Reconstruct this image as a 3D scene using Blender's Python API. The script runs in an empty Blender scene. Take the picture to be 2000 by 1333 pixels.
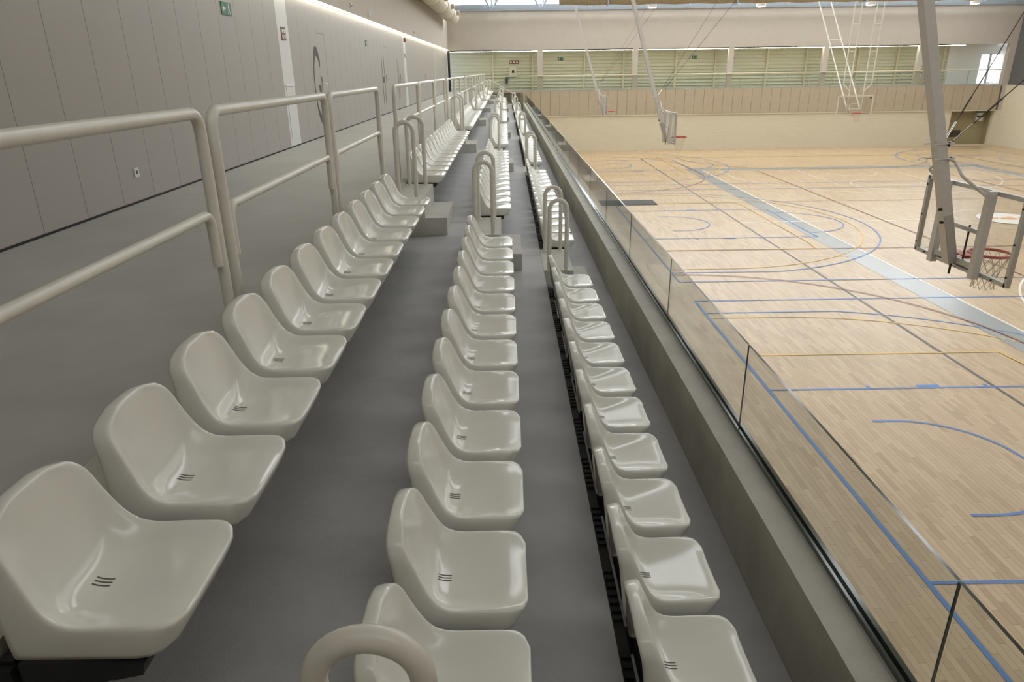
import bpy, math, random
from mathutils import Vector, Matrix
random.seed(7)
scene = bpy.context.scene
COL = scene.collection

# ------------------------------------------------------------------ camera
# world: X towards the court, Y along the stand, Z up, court floor at Z = 0
CAMZ = 5.265
F_PX, YAW, PITCH, ROLL = 1351.3, 0.00435, 0.37173, -0.013616
cam = bpy.data.cameras.new('camera')
cam_o = bpy.data.objects.new('camera', cam)
COL.objects.link(cam_o)
cam.sensor_fit = 'HORIZONTAL'
cam.sensor_width = 36.0
cam.lens = F_PX * 36.0 / 2000.0
cam.clip_start, cam.clip_end = 0.05, 300
fw = Vector((math.sin(YAW) * math.cos(PITCH), math.cos(YAW) * math.cos(PITCH), -math.sin(PITCH)))
rt = Vector((math.cos(YAW), -math.sin(YAW), 0))
up = rt.cross(fw)
rt2 = rt * math.cos(ROLL) + up * math.sin(ROLL)
up2 = -rt * math.sin(ROLL) + up * math.cos(ROLL)
cam_o.matrix_world = Matrix(((rt2.x, up2.x, -fw.x, 0), (rt2.y, up2.y, -fw.y, 0),
                             (rt2.z, up2.z, -fw.z, CAMZ), (0, 0, 0, 1)))
scene.camera = cam_o

# ------------------------------------------------------------------ world, exposure
world = bpy.data.worlds.new('world')
scene.world = world
world.use_nodes = True
world.node_tree.nodes['Background'].inputs['Color'].default_value = (0.75, 0.85, 1.0, 1)
world.node_tree.nodes['Background'].inputs['Strength'].default_value = 1.0
vs = scene.view_settings
vs.view_transform = 'Standard'
vs.look = 'None'
vs.exposure = 0.6
vs.gamma = 1.0
vs.use_curve_mapping = False
SKYLIGHT = 4.0       # roof lights
CLERESTORY = 9.0     # far glazing under the roof
NEAR_FILL = 2.6   # added fill light behind the camera, shaped as near-end glazing
LED = 7.5            # linear lamp on the walkway wall
LED_G = 21.0         # linear lamps in the gallery

# ------------------------------------------------------------------ helpers
class MB:
    def __init__(s):
        s.v, s.f, s.mi = [], [], []
    def add(s, vs_, fs, m=0):
        n = len(s.v)
        s.v += [tuple(v) for v in vs_]
        s.f += [tuple(i + n for i in f) for f in fs]
        s.mi += [m] * len(fs)
        return s
    def box(s, x0, x1, y0, y1, z0, z1, m=0):
        v = [(x0, y0, z0), (x1, y0, z0), (x1, y1, z0), (x0, y1, z0), (x0, y0, z1), (x1, y0, z1), (x1, y1, z1), (x0, y1, z1)]
        return s.add(v, [(0, 3, 2, 1), (4, 5, 6, 7), (0, 1, 5, 4), (1, 2, 6, 5), (2, 3, 7, 6), (3, 0, 4, 7)], m)
    def bar(s, a, b, w, h, ref=(0, 1, 0), m=0):
        a, b = Vector(a), Vector(b)
        d = (b - a).normalized()
        r = Vector(ref)
        r = (r - d * r.dot(d)).normalized()
        q = d.cross(r)
        v = []
        for p in (a, b):
            for i, j in ((-1, -1), (1, -1), (1, 1), (-1, 1)):
                v.append(p + r * (w / 2 * i) + q * (h / 2 * j))
        return s.add(v, [(0, 3, 2, 1), (4, 5, 6, 7), (0, 1, 5, 4), (1, 2, 6, 5), (2, 3, 7, 6), (3, 0, 4, 7)], m)
    def tube(s, pts, r, n=12, closed=False, m=0):
        pts = [Vector(p) for p in pts]
        k = len(pts)
        d0 = (pts[1] - pts[0]).normalized()
        ref = Vector((0, 0, 1)) if abs(d0.z) < .9 else Vector((1, 0, 0))
        u = (ref - d0 * ref.dot(d0)).normalized()
        vs_, fs = [], []
        for i, p in enumerate(pts):
            if closed:
                d = (pts[(i + 1) % k] - pts[i - 1]).normalized()
            else:
                a = pts[i] - pts[i - 1] if i else pts[1] - pts[0]
                b = pts[i + 1] - pts[i] if i < k - 1 else pts[-1] - pts[-2]
                d = (a.normalized() + b.normalized()).normalized()
            u = (u - d * u.dot(d)).normalized()
            w = d.cross(u)
            for j in range(n):
                t = 2 * math.pi * j / n
                vs_.append(p + u * (r * math.cos(t)) + w * (r * math.sin(t)))
        rng = k if closed else k - 1
        for i in range(rng):
            i2 = (i + 1) % k
            for j in range(n):
                j2 = (j + 1) % n
                fs.append((i * n + j, i * n + j2, i2 * n + j2, i2 * n + j))
        if not closed:
            fs.append(tuple(range(n - 1, -1, -1)))
            fs.append(tuple((k - 1) * n + j for j in range(n)))
        return s.add(vs_, fs, m)
    def prism(s, poly, axis, a, b, m=0):
        # poly: 2-D points in the plane normal to axis ('y': (x,z); 'x': (y,z); 'z': (x,y))
        n = len(poly)
        def P(p, t):
            return {'y': (p[0], t, p[1]), 'x': (t, p[0], p[1]), 'z': (p[0], p[1], t)}[axis]
        v = [P(p, a) for p in poly] + [P(p, b) for p in poly]
        f = [tuple(range(n))[::-1], tuple(range(n, 2 * n))]
        for i in range(n):
            j = (i + 1) % n
            f.append((i, j, j + n, i + n))
        return s.add(v, f, m)
    def mesh(s, name, mats, smooth=False):
        me = bpy.data.meshes.new(name)
        me.from_pydata(s.v, [], s.f)
        for mm in (mats if isinstance(mats, (list, tuple)) else [mats]):
            me.materials.append(mm)
        if any(s.mi):
            me.polygons.foreach_set('material_index', s.mi)
        if smooth:
            me.polygons.foreach_set('use_smooth', [True] * len(me.polygons))
            me.set_sharp_from_angle(angle=math.radians(42))
        me.update()
        return me
    def obj(s, name, mats, parent=None, smooth=False):
        return link(name, s.mesh(name, mats, smooth), parent)

def link(name, data, parent=None, loc=None):
    o = bpy.data.objects.new(name, data)
    COL.objects.link(o)
    if parent:
        o.parent = parent
    if loc is not None:
        o.location = loc
    return o
def empty(name, loc=(0, 0, 0)):
    o = bpy.data.objects.new(name, None)
    o.empty_display_size = 0.1
    COL.objects.link(o)
    o.location = loc
    return o
def tag(o, label, cat, group=None):
    o['label'] = label
    o['category'] = cat
    if group:
        o['group'] = group
    return o
def struct(o, label=None):
    o['kind'] = 'structure'
    if label:
        o['label'] = label
    return o
def fillet(pts, r, seg=6):
    pts = [Vector(p) for p in pts]
    out = [pts[0]]
    for i in range(1, len(pts) - 1):
        p, a, b = pts[i], pts[i - 1], pts[i + 1]
        da, db = (a - p).normalized(), (b - p).normalized()
        ang = math.acos(max(-1, min(1, da.dot(db))))
        t = r / math.tan(ang / 2)
        c = p + (da + db).normalized() * (r / math.sin(ang / 2))
        s0, s1 = p + da * t - c, p + db * t - c
        for k in range(seg + 1):
            w = k / seg
            th = math.pi - ang
            out.append(c + (s0 * math.sin((1 - w) * th) + s1 * math.sin(w * th)) / math.sin(th))
    out.append(pts[-1])
    return out
ORD = ['first', 'second', 'third', 'fourth', 'fifth', 'sixth', 'seventh', 'eighth', 'ninth', 'tenth', 'eleventh', 'twelfth', 'thirteenth', 'fourteenth',
       'fifteenth', 'sixteenth', 'seventeenth', 'eighteenth', 'nineteenth', 'twentieth']

# ------------------------------------------------------------------ materials
def mat(name, col, rough=.5, metal=0.0, noise=0.0, nscale=8.0, bump=0.0, bscale=60.0, spec=.5, coat=0.0, rnoise=0.0, stretch=None):
    m = bpy.data.materials.new(name)
    m.use_nodes = True
    nt = m.node_tree
    b = nt.nodes['Principled BSDF']
    b.inputs['Base Color'].default_value = (*col, 1)
    b.inputs['Roughness'].default_value = rough
    b.inputs['Metallic'].default_value = metal
    b.inputs['Specular IOR Level'].default_value = spec
    b.inputs['Coat Weight'].default_value = coat
    if noise or bump or rnoise:
        g = nt.nodes.new('ShaderNodeNewGeometry')
        vec = g.outputs['Position']
        if stretch:
            mp = nt.nodes.new('ShaderNodeMapping')
            mp.inputs['Scale'].default_value = stretch
            nt.links.new(vec, mp.inputs['Vector'])
            vec = mp.outputs['Vector']
    if noise:
        n1 = nt.nodes.new('ShaderNodeTexNoise')
        n1.inputs['Scale'].default_value = nscale
        n1.inputs['Detail'].default_value = 6
        n1.inputs['Roughness'].default_value = .62
        nt.links.new(vec, n1.inputs['Vector'])
        mr = nt.nodes.new('ShaderNodeMapRange')
        mr.inputs['From Min'].default_value = .25
        mr.inputs['From Max'].default_value = .75
        mr.inputs['To Min'].default_value = 1 - noise
        mr.inputs['To Max'].default_value = 1 + noise
        nt.links.new(n1.outputs['Fac'], mr.inputs['Value'])
        mx = nt.nodes.new('ShaderNodeVectorMath')
        mx.operation = 'SCALE'
        mx.inputs[0].default_value = col
        nt.links.new(mr.outputs['Result'], mx.inputs['Scale'])
        nt.links.new(mx.outputs['Vector'], b.inputs['Base Color'])
        if rnoise:
            m2 = nt.nodes.new('ShaderNodeMapRange')
            m2.inputs['To Min'].default_value = rough - rnoise
            m2.inputs['To Max'].default_value = rough + rnoise
            nt.links.new(n1.outputs['Fac'], m2.inputs['Value'])
            nt.links.new(m2.outputs['Result'], b.inputs['Roughness'])
    if bump:
        n2 = nt.nodes.new('ShaderNodeTexNoise')
        n2.inputs['Scale'].default_value = bscale
        n2.inputs['Detail'].default_value = 4
        nt.links.new(vec, n2.inputs['Vector'])
        bp = nt.nodes.new('ShaderNodeBump')
        bp.inputs['Strength'].default_value = bump
        bp.inputs['Distance'].default_value = .01
        nt.links.new(n2.outputs['Fac'], bp.inputs['Height'])
        nt.links.new(bp.outputs['Normal'], b.inputs['Normal'])
    return m
def emit(name, col, strength):
    m = bpy.data.materials.new(name)
    m.use_nodes = True
    nt = m.node_tree
    nt.nodes.clear()
    o = nt.nodes.new('ShaderNodeOutputMaterial')
    e = nt.nodes.new('ShaderNodeEmission')
    e.inputs['Color'].default_value = (*col, 1)
    e.inputs['Strength'].default_value = strength
    nt.links.new(e.outputs[0], o.inputs[0])
    return m
def glass(name, tint, boost=1.0):
    # thin architectural pane: clear transmission plus Fresnel reflection
    m = bpy.data.materials.new(name)
    m.use_nodes = True
    nt = m.node_tree
    nt.nodes.clear()
    o = nt.nodes.new('ShaderNodeOutputMaterial')
    t = nt.nodes.new('ShaderNodeBsdfTransparent')
    t.inputs['Color'].default_value = (*tint, 1)
    g = nt.nodes.new('ShaderNodeBsdfGlossy')
    g.inputs['Roughness'].default_value = 0.0
    fr = nt.nodes.new('ShaderNodeFresnel')
    fr.inputs['IOR'].default_value = 1.5
    # the reflection is the same from both sides of the pane
    geo = nt.nodes.new('ShaderNodeNewGeometry')
    ior = nt.nodes.new('ShaderNodeMapRange')
    ior.inputs['To Min'].default_value = 1.5
    ior.inputs['To Max'].default_value = 1 / 1.5
    inv = nt.nodes.new('ShaderNodeMath')
    inv.operation = 'MULTIPLY'
    inv.inputs[1].default_value = 1.0
    nt.links.new(geo.outputs['Backfacing'], ior.inputs['Value'])
    nt.links.new(ior.outputs['Result'], inv.inputs[0])
    nt.links.new(inv.outputs[0], fr.inputs['IOR'])
    mx = nt.nodes.new('ShaderNodeMixShader')
    nt.links.new(fr.outputs[0], mx.inputs[0])
    nt.links.new(t.outputs[0], mx.inputs[1])
    nt.links.new(g.outputs[0], mx.inputs[2])
    nt.links.new(mx.outputs[0], o.inputs[0])
    return m

STAVE_W, STAVE_L = .075, .52
def wood_floor():
    m = bpy.data.materials.new('parquet')
    m.use_nodes = True
    nt = m.node_tree
    b = nt.nodes['Principled BSDF']
    N, L = nt.nodes.new, nt.links.new
    g = N('ShaderNodeNewGeometry')
    sp = N('ShaderNodeSeparateXYZ')
    L(g.outputs['Position'], sp.inputs[0])
    def M(op, a, c=None):
        n = N('ShaderNodeMath')
        n.operation = op
        for i, q in enumerate((a, c)):
            if q is None:
                continue
            if isinstance(q, (int, float)):
                n.inputs[i].default_value = q
            else:
                L(q, n.inputs[i])
        return n.outputs[0]
    colr = M('DIVIDE', sp.outputs['X'], STAVE_W)
    col = M('FLOOR', colr)
    off = M('FRACT', M('MULTIPLY', col, 0.381966))
    rowr = M('ADD', M('DIVIDE', sp.outputs['Y'], STAVE_L), off)
    row = M('FLOOR', rowr)
    cb = N('ShaderNodeCombineXYZ')
    L(col, cb.inputs[0]); L(row, cb.inputs[1])
    wn = N('ShaderNodeTexWhiteNoise')
    wn.noise_dimensions = '2D'
    L(cb.outputs[0], wn.inputs['Vector'])
    ramp = N('ShaderNodeValToRGB')
    cr = ramp.color_ramp
    cr.elements[0].position, cr.elements[0].color = 0.0, (.41, .285, .158, 1)
    cr.elements[1].position, cr.elements[1].color = 1.0, (.56, .415, .25, 1)
    for p, c in ((.08, (.455, .322, .18, 1)), (.35, (.49, .352, .205, 1)), (.75, (.525, .383, .227, 1))):
        e = cr.elements.new(p)
        e.color = c
    L(wn.outputs['Value'], ramp.inputs[0])
    # grain along the stave
    mp = N('ShaderNodeMapping')
    mp.inputs['Scale'].default_value = (60, 3, 1)
    L(g.outputs['Position'], mp.inputs['Vector'])
    ns = N('ShaderNodeTexNoise')
    ns.inputs['Scale'].default_value = 1.0
    ns.inputs['Detail'].default_value = 4
    L(mp.outputs['Vector'], ns.inputs['Vector'])
    mr = N('ShaderNodeMapRange')
    mr.inputs['To Min'].default_value = .93
    mr.inputs['To Max'].default_value = 1.07
    L(ns.outputs['Fac'], mr.inputs['Value'])
    sc = N('ShaderNodeVectorMath')
    sc.operation = 'SCALE'
    L(ramp.outputs['Color'], sc.inputs[0])
    L(mr.outputs['Result'], sc.inputs['Scale'])
    # thin joints
    fx = M('FRACT', colr)
    ex = M('LESS_THAN', M('MINIMUM', fx, M('SUBTRACT', 1.0, fx)), .012)
    fy = M('FRACT', rowr)
    ey = M('LESS_THAN', M('MINIMUM', fy, M('SUBTRACT', 1.0, fy)), .002)
    jt = M('MULTIPLY', M('MAXIMUM', ex, ey), .35)
    mx = N('ShaderNodeMix')
    mx.data_type = 'RGBA'
    L(jt, mx.inputs['Factor'])
    L(sc.outputs['Vector'], mx.inputs['A'])
    mx.inputs['B'].default_value = (.2, .12, .06, 1)
    L(mx.outputs['Result'], b.inputs['Base Color'])
    b.inputs['Roughness'].default_value = .34
    b.inputs['Specular IOR Level'].default_value = .45
    return m

M = {}
M['seat'] = mat('seat_plastic', (.72, .705, .635), .15, noise=.03, nscale=5, spec=.5)
M['slot'] = mat('slot_dark', (.085, .075, .055), .7, noise=.1)
M['black'] = mat('black_steel', (.012, .012, .012), .45, noise=.2, nscale=20)
M['black_rib'] = mat('black_plastic', (.008, .008, .008), .6, noise=.2, nscale=20)
M['rail'] = mat('cream_paint', (.70, .665, .575), .3, noise=.05, nscale=12, bump=.04, bscale=90)
M['walk'] = mat('walkway_resin', (.41, .405, .37), .55, noise=.14, nscale=1.6, bump=.15, bscale=180, rnoise=.1)
M['tread'] = mat('tread_concrete', (.37, .365, .352), .62, noise=.16, nscale=2.2, bump=.18, bscale=140)
M['conc'] = mat('precast_concrete', (.47, .455, .40), .75, noise=.14, nscale=3.0, bump=.25, bscale=90)
M['conc_in'] = mat('parapet_concrete', (.55, .53, .445), .75, noise=.2, nscale=1.7, bump=.25, bscale=90)
M['panel'] = mat('wall_panel', (.37, .335, .295), .5, noise=.03, nscale=40)
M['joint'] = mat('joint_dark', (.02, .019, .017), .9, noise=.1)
M['upper'] = mat('upper_plaster', (.50, .45, .385), .85, noise=.04, nscale=3, bump=.15, bscale=120)
M['far_low'] = mat('acoustic_wall', (.65, .59, .45), .85, noise=.05, nscale=2, bump=.3, bscale=30, stretch=(1, 1, 8))
M['far_panel'] = mat('gallery_panel', (.45, .375, .27), .7, noise=.06, nscale=4)
M['white_panel'] = mat('white_panel', (.66, .65, .61), .5, noise=.03)
M['cream'] = mat('cream_trim', (.60, .55, .40), .5, noise=.03)
M['corr'] = mat('corrugated_sheet', (.60, .595, .48), .5, noise=.03)
M['white'] = mat('white_paint', (.78, .78, .76), .6, noise=.02)
M['steel'] = mat('blue_grey_steel', (.30, .34, .38), .5, noise=.05)
M['roof'] = mat('roof_deck', (.55, .54, .50), .8, noise=.05)
M['alu'] = mat('aluminium', (.52, .51, .48), .38, metal=.55, noise=.06, nscale=14)
M['galv'] = mat('grey_mast', (.62, .595, .55), .5, metal=.1, noise=.06, nscale=20)
M['hoop'] = mat('hoop_red', (.42, .035, .025), .45, noise=.05)
M['net'] = mat('net_cord', (.62, .57, .45), .8, noise=.05)
M['cable'] = mat('cable', (.05, .042, .03), .6, noise=.1)
M['duct'] = mat('duct_fabric', (.56, .50, .38), .6, noise=.05)
M['curtain'] = mat('curtain_roll', (.42, .35, .24), .9, noise=.2, nscale=12, bump=.6, bscale=25)
M['olive'] = mat('alcove_wall', (.36, .31, .18), .85, noise=.06)
M['brown'] = mat('brown_paint', (.065, .05, .036), .6, noise=.05)
M['green'] = mat('sign_green', (.02, .13, .07), .5, noise=.05)
M['red'] = mat('sign_red', (.16, .035, .015), .5, noise=.05)
M['pict'] = mat('sign_print', (.62, .66, .56), .5, noise=.03)
M['chrome'] = mat('handle_steel', (.6, .58, .54), .25, metal=1.0, noise=.03)
M['mat_grey'] = mat('rubber_mat', (.075, .075, .072), .8, noise=.1)
M['curtain_grey'] = mat('grey_cladding', (.12, .115, .11), .8, noise=.06)
M['parquet'] = wood_floor()
M['glass'] = glass('clear_glass', (.955, .97, .955))
M['edge'] = mat('glass_edge', (.04, .052, .045), .12, noise=.1, spec=.8)
M['board'] = glass('board_glass', (.96, .965, .96))
M['skylight'] = emit('skylight_pane', (.93, .97, 1.0), SKYLIGHT)
M['clere'] = emit('clerestory_pane', (.92, .96, 1.0), CLERESTORY)
M['near_fill'] = emit('added_fill_pane', (.92, .96, 1.0), NEAR_FILL)
M['led'] = emit('led_lamp', (1.0, .96, .74), LED)
M['led_g'] = emit('gallery_lamp', (1.0, .98, .72), LED_G)
M['down'] = emit('downlight_lamp', (1.0, .98, .95), 8.0)
M['win'] = emit('daylight_window', (.9, .96, 1.0), 4.0)
def paint(name, c):
    return mat(name, c, .4, noise=.08, nscale=25, spec=.5)
P_BLUE, P_YEL, P_RED = paint('line_blue', (.06, .19, .50)), paint('line_yellow', (.68, .44, .085)), paint('line_red', (.30, .09, .065))
P_WHITE, P_DARK, P_GREY = paint('line_white', (.80, .77, .70)), paint('line_dark', (.07, .068, .065)), paint('border_grey', (.275, .29, .28))
P_GREY.node_tree.nodes['Principled BSDF'].inputs['Roughness'].default_value = .27
P_ORANGE = paint('logo_orange', (.75, .36, .12))

# ------------------------------------------------------------------ measures
YN, YF = -1.6, 50.2           # near and far ends of the hall
XL, XR = -3.87, 34.35         # panelled wall, opposite wall
WALK = 4.03                   # walkway level
RISE = .41
T = [WALK - RISE * (i + 1) for i in range(3)]
EDGE = [-1.21, -.405, .395, 1.195]
TIP = [-.80, .005, .80]       # front lower edge of the seats of each row
PITCH_S = .483
ROOF = 11.0
MODULES = [YN, 0.0, 8.1, 16.2, 24.3, 32.4, 40.5, YF]
AISLES = [(-.07, .95)] + [(7.40 + 8.1 * k, 8.38 + 8.1 * k) for k in range(5)] + [(47.9, 48.9)]
BLOCKS = [(1.224, 12)] + [(8.50 + 8.1 * k, 14) for k in range(5)]

# ------------------------------------------------------------------ court floor
floor = struct(MB().add([(1.3, YN, 0), (XR, YN, 0), (XR, YF + 1.6, 0), (1.3, YF + 1.6, 0)], [(0, 1, 2, 3)]).obj('floor', M['parquet']), 'pale wooden sports court with coloured line markings')
GAP = .0012
cand = []
for c in range(int(1.45 / STAVE_W), int(9.6 / STAVE_W)):
    off = (c * .381966) % 1.0
    for r in range(int(3.5 / STAVE_L), int(13 / STAVE_L)):
        y0 = (r - off) * STAVE_L
        x0 = c * STAVE_W
        p = Vector((x0 + STAVE_W / 2, y0 + STAVE_L / 2, 0)) - Vector((0, 0, CAMZ))
        dz = p.dot(fw)
        u, v = 1000 + F_PX * p.dot(rt2) / dz, 666.5 - F_PX * p.dot(up2) / dz
        zg = CAMZ + p.z * 1.355 / p.x
        if dz < .5 or u > 2040 or v > 1370 or zg < 3.26:
            continue
        cand.append((dz, x0, y0))
cand.sort()
stave_me = MB().box(GAP, STAVE_W - GAP, GAP, STAVE_L - GAP, 0, .002).mesh('parquet_stave', M['parquet'])
for d, x0, y0 in cand[:300]:
    link('parquet_stave', stave_me, floor, (x0, y0, 0))
rest = MB()
for d, x0, y0 in cand[300:]:
    rest.box(x0 + GAP, x0 + STAVE_W - GAP, y0 + GAP, y0 + STAVE_L - GAP, 0, .002)
ro = rest.obj('parquet_staves', M['parquet'], floor)
ro['kind'] = 'stuff'

# ------------------------------------------------------------------ line markings
LZ = [.0035]
def zline():
    LZ[0] += .00012
    return LZ[0]
def strip(pts, w, m, name='court_line'):
    z = zline()
    pts = [Vector((p[0], p[1])) for p in pts]
    v, f = [], []
    for i, p in enumerate(pts):
        a = pts[i] - pts[i - 1] if i else pts[1] - pts[0]
        b = pts[i + 1] - pts[i] if i < len(pts) - 1 else pts[-1] - pts[-2]
        d = (a.normalized() + b.normalized()).normalized()
        n = Vector((-d.y, d.x))
        k = 1 / max(.5, n.dot(Vector((-b.y, b.x)).normalized()))
        v += [(p.x + n.x * w / 2 * k, p.y + n.y * w / 2 * k, z), (p.x - n.x * w / 2 * k, p.y - n.y * w / 2 * k, z)]
    for i in range(len(pts) - 1):
        f.append((2 * i, 2 * i + 1, 2 * i + 3, 2 * i + 2))
    return MB().add(v, f).obj(name, m, floor)
def arc(cx, cy, r, a0, a1, n=48):
    return [(cx + r * math.cos(math.radians(a0 + (a1 - a0) * i / n)), cy + r * math.sin(math.radians(a0 + (a1 - a0) * i / n))) for i in range(n + 1)]
CX, CY = 18.37, 25.1
# grey border and white main basketball court
strip([(10.46, 10.32), (10.46, 39.92)], .76, P_GREY, 'border_band')
strip([(26.28, 10.32), (26.28, 39.92)], .76, P_GREY, 'border_band')
strip([(10.84, 39.53), (25.9, 39.53)], .78, P_GREY, 'border_band')
strip([(10.84, 10.71), (25.9, 10.71)], .78, P_GREY, 'border_band')
for sgn in (-1, 1):
    by = CY + sgn * 14
    strip([(10.87, by), (25.87, by)], .05, P_WHITE)
    hy = by - sgn * 1.575
    a = math.degrees(math.acos(6.6 / 6.75))
    pts = [(CX - 6.6, by)] + arc(CX, hy, 6.75, 180 + sgn * a, 360 - sgn * a if sgn > 0 else 0 + a - 0, 60) + [(CX + 6.6, by)] if sgn > 0 else \
        [(CX - 6.6, by)] + arc(CX, hy, 6.75, 180 - a, a, 60) + [(CX + 6.6, by)]
    strip(pts, .05, P_WHITE)
    fy = by - sgn * 5.8
    strip([(CX - 2.45, by), (CX - 2.45, fy), (CX + 2.45, fy), (CX + 2.45, by)], .05, P_WHITE)
    strip(arc(CX, fy, 1.8, 0, 360), .05, P_WHITE)
    strip(arc(CX, hy, 1.25, 180, 180 + sgn * 180), .05, P_WHITE)
for x in (10.87, 25.87):
    strip([(x, CY - 14), (x, CY + 14)], .06, P_WHITE)
strip([(8.55, CY), (28.2, CY)], .05, P_WHITE)
strip(arc(CX, CY, 1.8, 0, 360), .05, P_WHITE)
for y in (20.05, 30.15):
    strip([(8.9, y), (10.87, y)], .05, P_WHITE)
# handball field, dark lines
for x in (8.5, 28.24):
    strip([(x, 5.1), (x, 45.1)], .06, P_DARK)
for sgn in (-1, 1):
    gy = CY + sgn * 20
    strip([(8.5, gy), (28.24, gy)], .06, P_DARK)
    if sgn > 0:
        strip(arc(CX - 1.5, gy, 6, 180, 270, 24) + arc(CX + 1.5, gy, 6, 270, 360, 24), .05, P_DARK)
    else:
        strip(arc(CX - 1.5, gy, 6, 180, 90, 24) + arc(CX + 1.5, gy, 6, 90, 0, 24), .05, P_DARK)
# three cross basketball courts, blue, with yellow arcs
for yc in (8.48, CY, 41.72):
    strip([(4.53, yc - 7.5), (32.2, yc - 7.5), (32.2, yc + 7.5), (4.53, yc + 7.5), (4.53, yc - 7.5)], .05 if yc > 9 else .06, P_BLUE)
    for side in (1, -1):
        bx = 4.53 if side > 0 else 32.2
        hx = bx + side * 1.575
        a = math.degrees(math.asin(6.6 / 6.75))
        if side > 0:
            A3, AY, AN, AF = arc(hx, yc, 6.75, -a, a, 60), arc(hx, yc, 6.25, -90, 90, 60), arc(hx, yc, 1.25, -90, 90, 30), arc(bx + 5.8, yc, 1.8, -90, 90, 30)
        else:
            A3, AY, AN, AF = arc(hx, yc, 6.75, 180 + a, 180 - a, 60), arc(hx, yc, 6.25, 270, 90, 60), arc(hx, yc, 1.25, 270, 90, 30), arc(bx - 5.8, yc, 1.8, 270, 90, 30)
        strip([(bx, yc - 6.6)] + A3 + [(bx, yc + 6.6)], .05, P_BLUE)
        strip([(bx, yc - 6.25)] + AY + [(bx, yc + 6.25)], .05, P_YEL)
        strip([(hx - side * .35, yc - 1.25)] + AN + [(hx - side * .35, yc + 1.25)], .05, P_BLUE)
        strip(AF, .05, P_BLUE)
        strip([(bx, yc - 2.45), (bx + side * 5.8, yc - 2.45), (bx + side * 5.8, yc + 2.45), (bx, yc + 2.45)], .05, P_BLUE)
        for s in (-1, 1):
            for q in (1.77, 3.85):
                strip([(bx + side * q, yc + s * 2.45), (bx + side * q, yc + s * 2.58)], .06, P_BLUE)
            strip([(bx + side * 2.63, yc + s * 2.51), (bx + side * 3.03, yc + s * 2.51)], .12, P_BLUE)
    strip([(4.9, yc + 4.03), (9.62, yc + 4.03), (9.7, yc + 3.3), (9.7, yc - 3.3), (9.62, yc - 4.03), (4.9, yc - 4.03)], .05, P_YEL)
# red small-field markings
for yc in (12.35, 37.85):
    sg = 1 if yc < 20 else -1
    strip([(4.5 + 5.95, yc - sg * 3)] + arc(4.5, yc, 5.95, 0, sg * 90), .05, P_RED)
    strip(arc(4.5, yc - sg * 3, 5.95, 0, -sg * 90), .05, P_RED)
for y in (21.0, 29.2):
    strip([(4.9, y), (31.8, y)], .05, P_RED)
for x in (13.78, 22.96):
    strip([(x, 11.3), (x, 38.9)], .045, P_RED)
# club disc in the centre circle: plain white with soft orange marks
z = zline() + .0006
disc = MB().add([(CX + 1.05 * math.cos(2 * math.pi * i / 40), CY - .05 + 1.05 * math.sin(2 * math.pi * i / 40), z) for i in range(40)], [tuple(range(40))]).obj('centre_disc', P_WHITE, floor)
for ox, oy, r in ((.0, .0, .3), (-.45, .12, .16), (.5, .05, .14), (.22, .3, .1)):
    MB().add([(CX + ox + r * math.cos(2 * math.pi * i / 20), CY + oy - .05 + r * .7 * math.sin(2 * math.pi * i / 20), z + .0008) for i in range(20)], [tuple(range(20))]).obj('disc_mark', P_ORANGE, disc)

# ------------------------------------------------------------------ hall shell
def grp(name, label):
    return struct(empty(name), label)
# left wall: dark backing, panels, upper plaster, lamp strip
wl = grp('wall_left', 'grey panelled wall along the walkway with plaster above')
MB().box(-4.15, XL - .018, YN, YF, WALK - .3, 6.66).obj('backing', M['joint'], wl)
MB().box(-4.15, -3.79, YN, YF + 2.4, 6.66, ROOF).obj('upper_wall', M['upper'], wl)
PP, P0 = .6535, 5.757
def pan(name, m, y0, y1, z0, z1, thick=.016):
    return MB().box(XL - thick, XL, y0, y1, z0, z1).obj(name, m, wl)
DOORS = {15: 'hinge', 28: 'a', 33: 'b', 46: 'c'}
WP = (11, 35)
for k in range(-11, 68):
    y0, y1 = P0 + PP * k, P0 + PP * (k + 1)
    y0, y1 = max(y0, YN), min(y1, YF - .02)
    if y1 - y0 < .05:
        continue
    if k in WP:
        pan('white_panel', M['white_panel'], y0 + .003, y1 - .003, WALK + .018, 6.62)
        continue
    top = 6.05 if k in DOORS else None
    if top:
        pan('wall_panel', M['panel'], y0 + .003, y1 - .003, top + .006, 6.62)
    else:
        pan('wall_panel', M['panel'], y0 + .003, y1 - .003, WALK + .018, 6.62)
pan('trim_strip', M['white_panel'], 40.97, 41.1, WALK + .018, 6.62, .012).location.x = .014
MB().box(-3.862, -3.80, 9.5, YF, 6.632, 6.655).obj('lamp_strip', M['led'], wl)
def door(n, k, label):
    y0, y1 = P0 + PP * k, P0 + PP * (k + 1)
    d = struct(MB().box(XL - .016, XL - .001, y0 + .004, y1 - .004, WALK + .018, 6.05).obj('door_%d' % n, M['panel']), label)
    hp = MB().box(XL - .001, XL + .01, y0 + .05, y0 + .09, 4.93, 5.22).obj('handle_plate', M['chrome'], d)
    MB().box(XL + .01, XL + .014, y0 + .052, y0 + .088, 5.12, 5.2).obj('lock_cover', M['black'], hp)
    MB().tube(fillet([(XL + .01, y0 + .07, 5.07), (XL + .075, y0 + .07, 5.07), (XL + .075, y0 + .19, 5.065)], .02, 4), .011, 8).obj('lever', M['chrome'], hp, True)
    return d
for n, (k, t) in enumerate(((15, 'flush grey door beside the large dark letter G'), (28, 'flush grey door beside the large dark letter H'),
                           (33, 'flush grey door next to the white panel with red fittings'), (46, 'flush grey door between white panel and gallery'))):
    door(n + 1, k, t)
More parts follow.
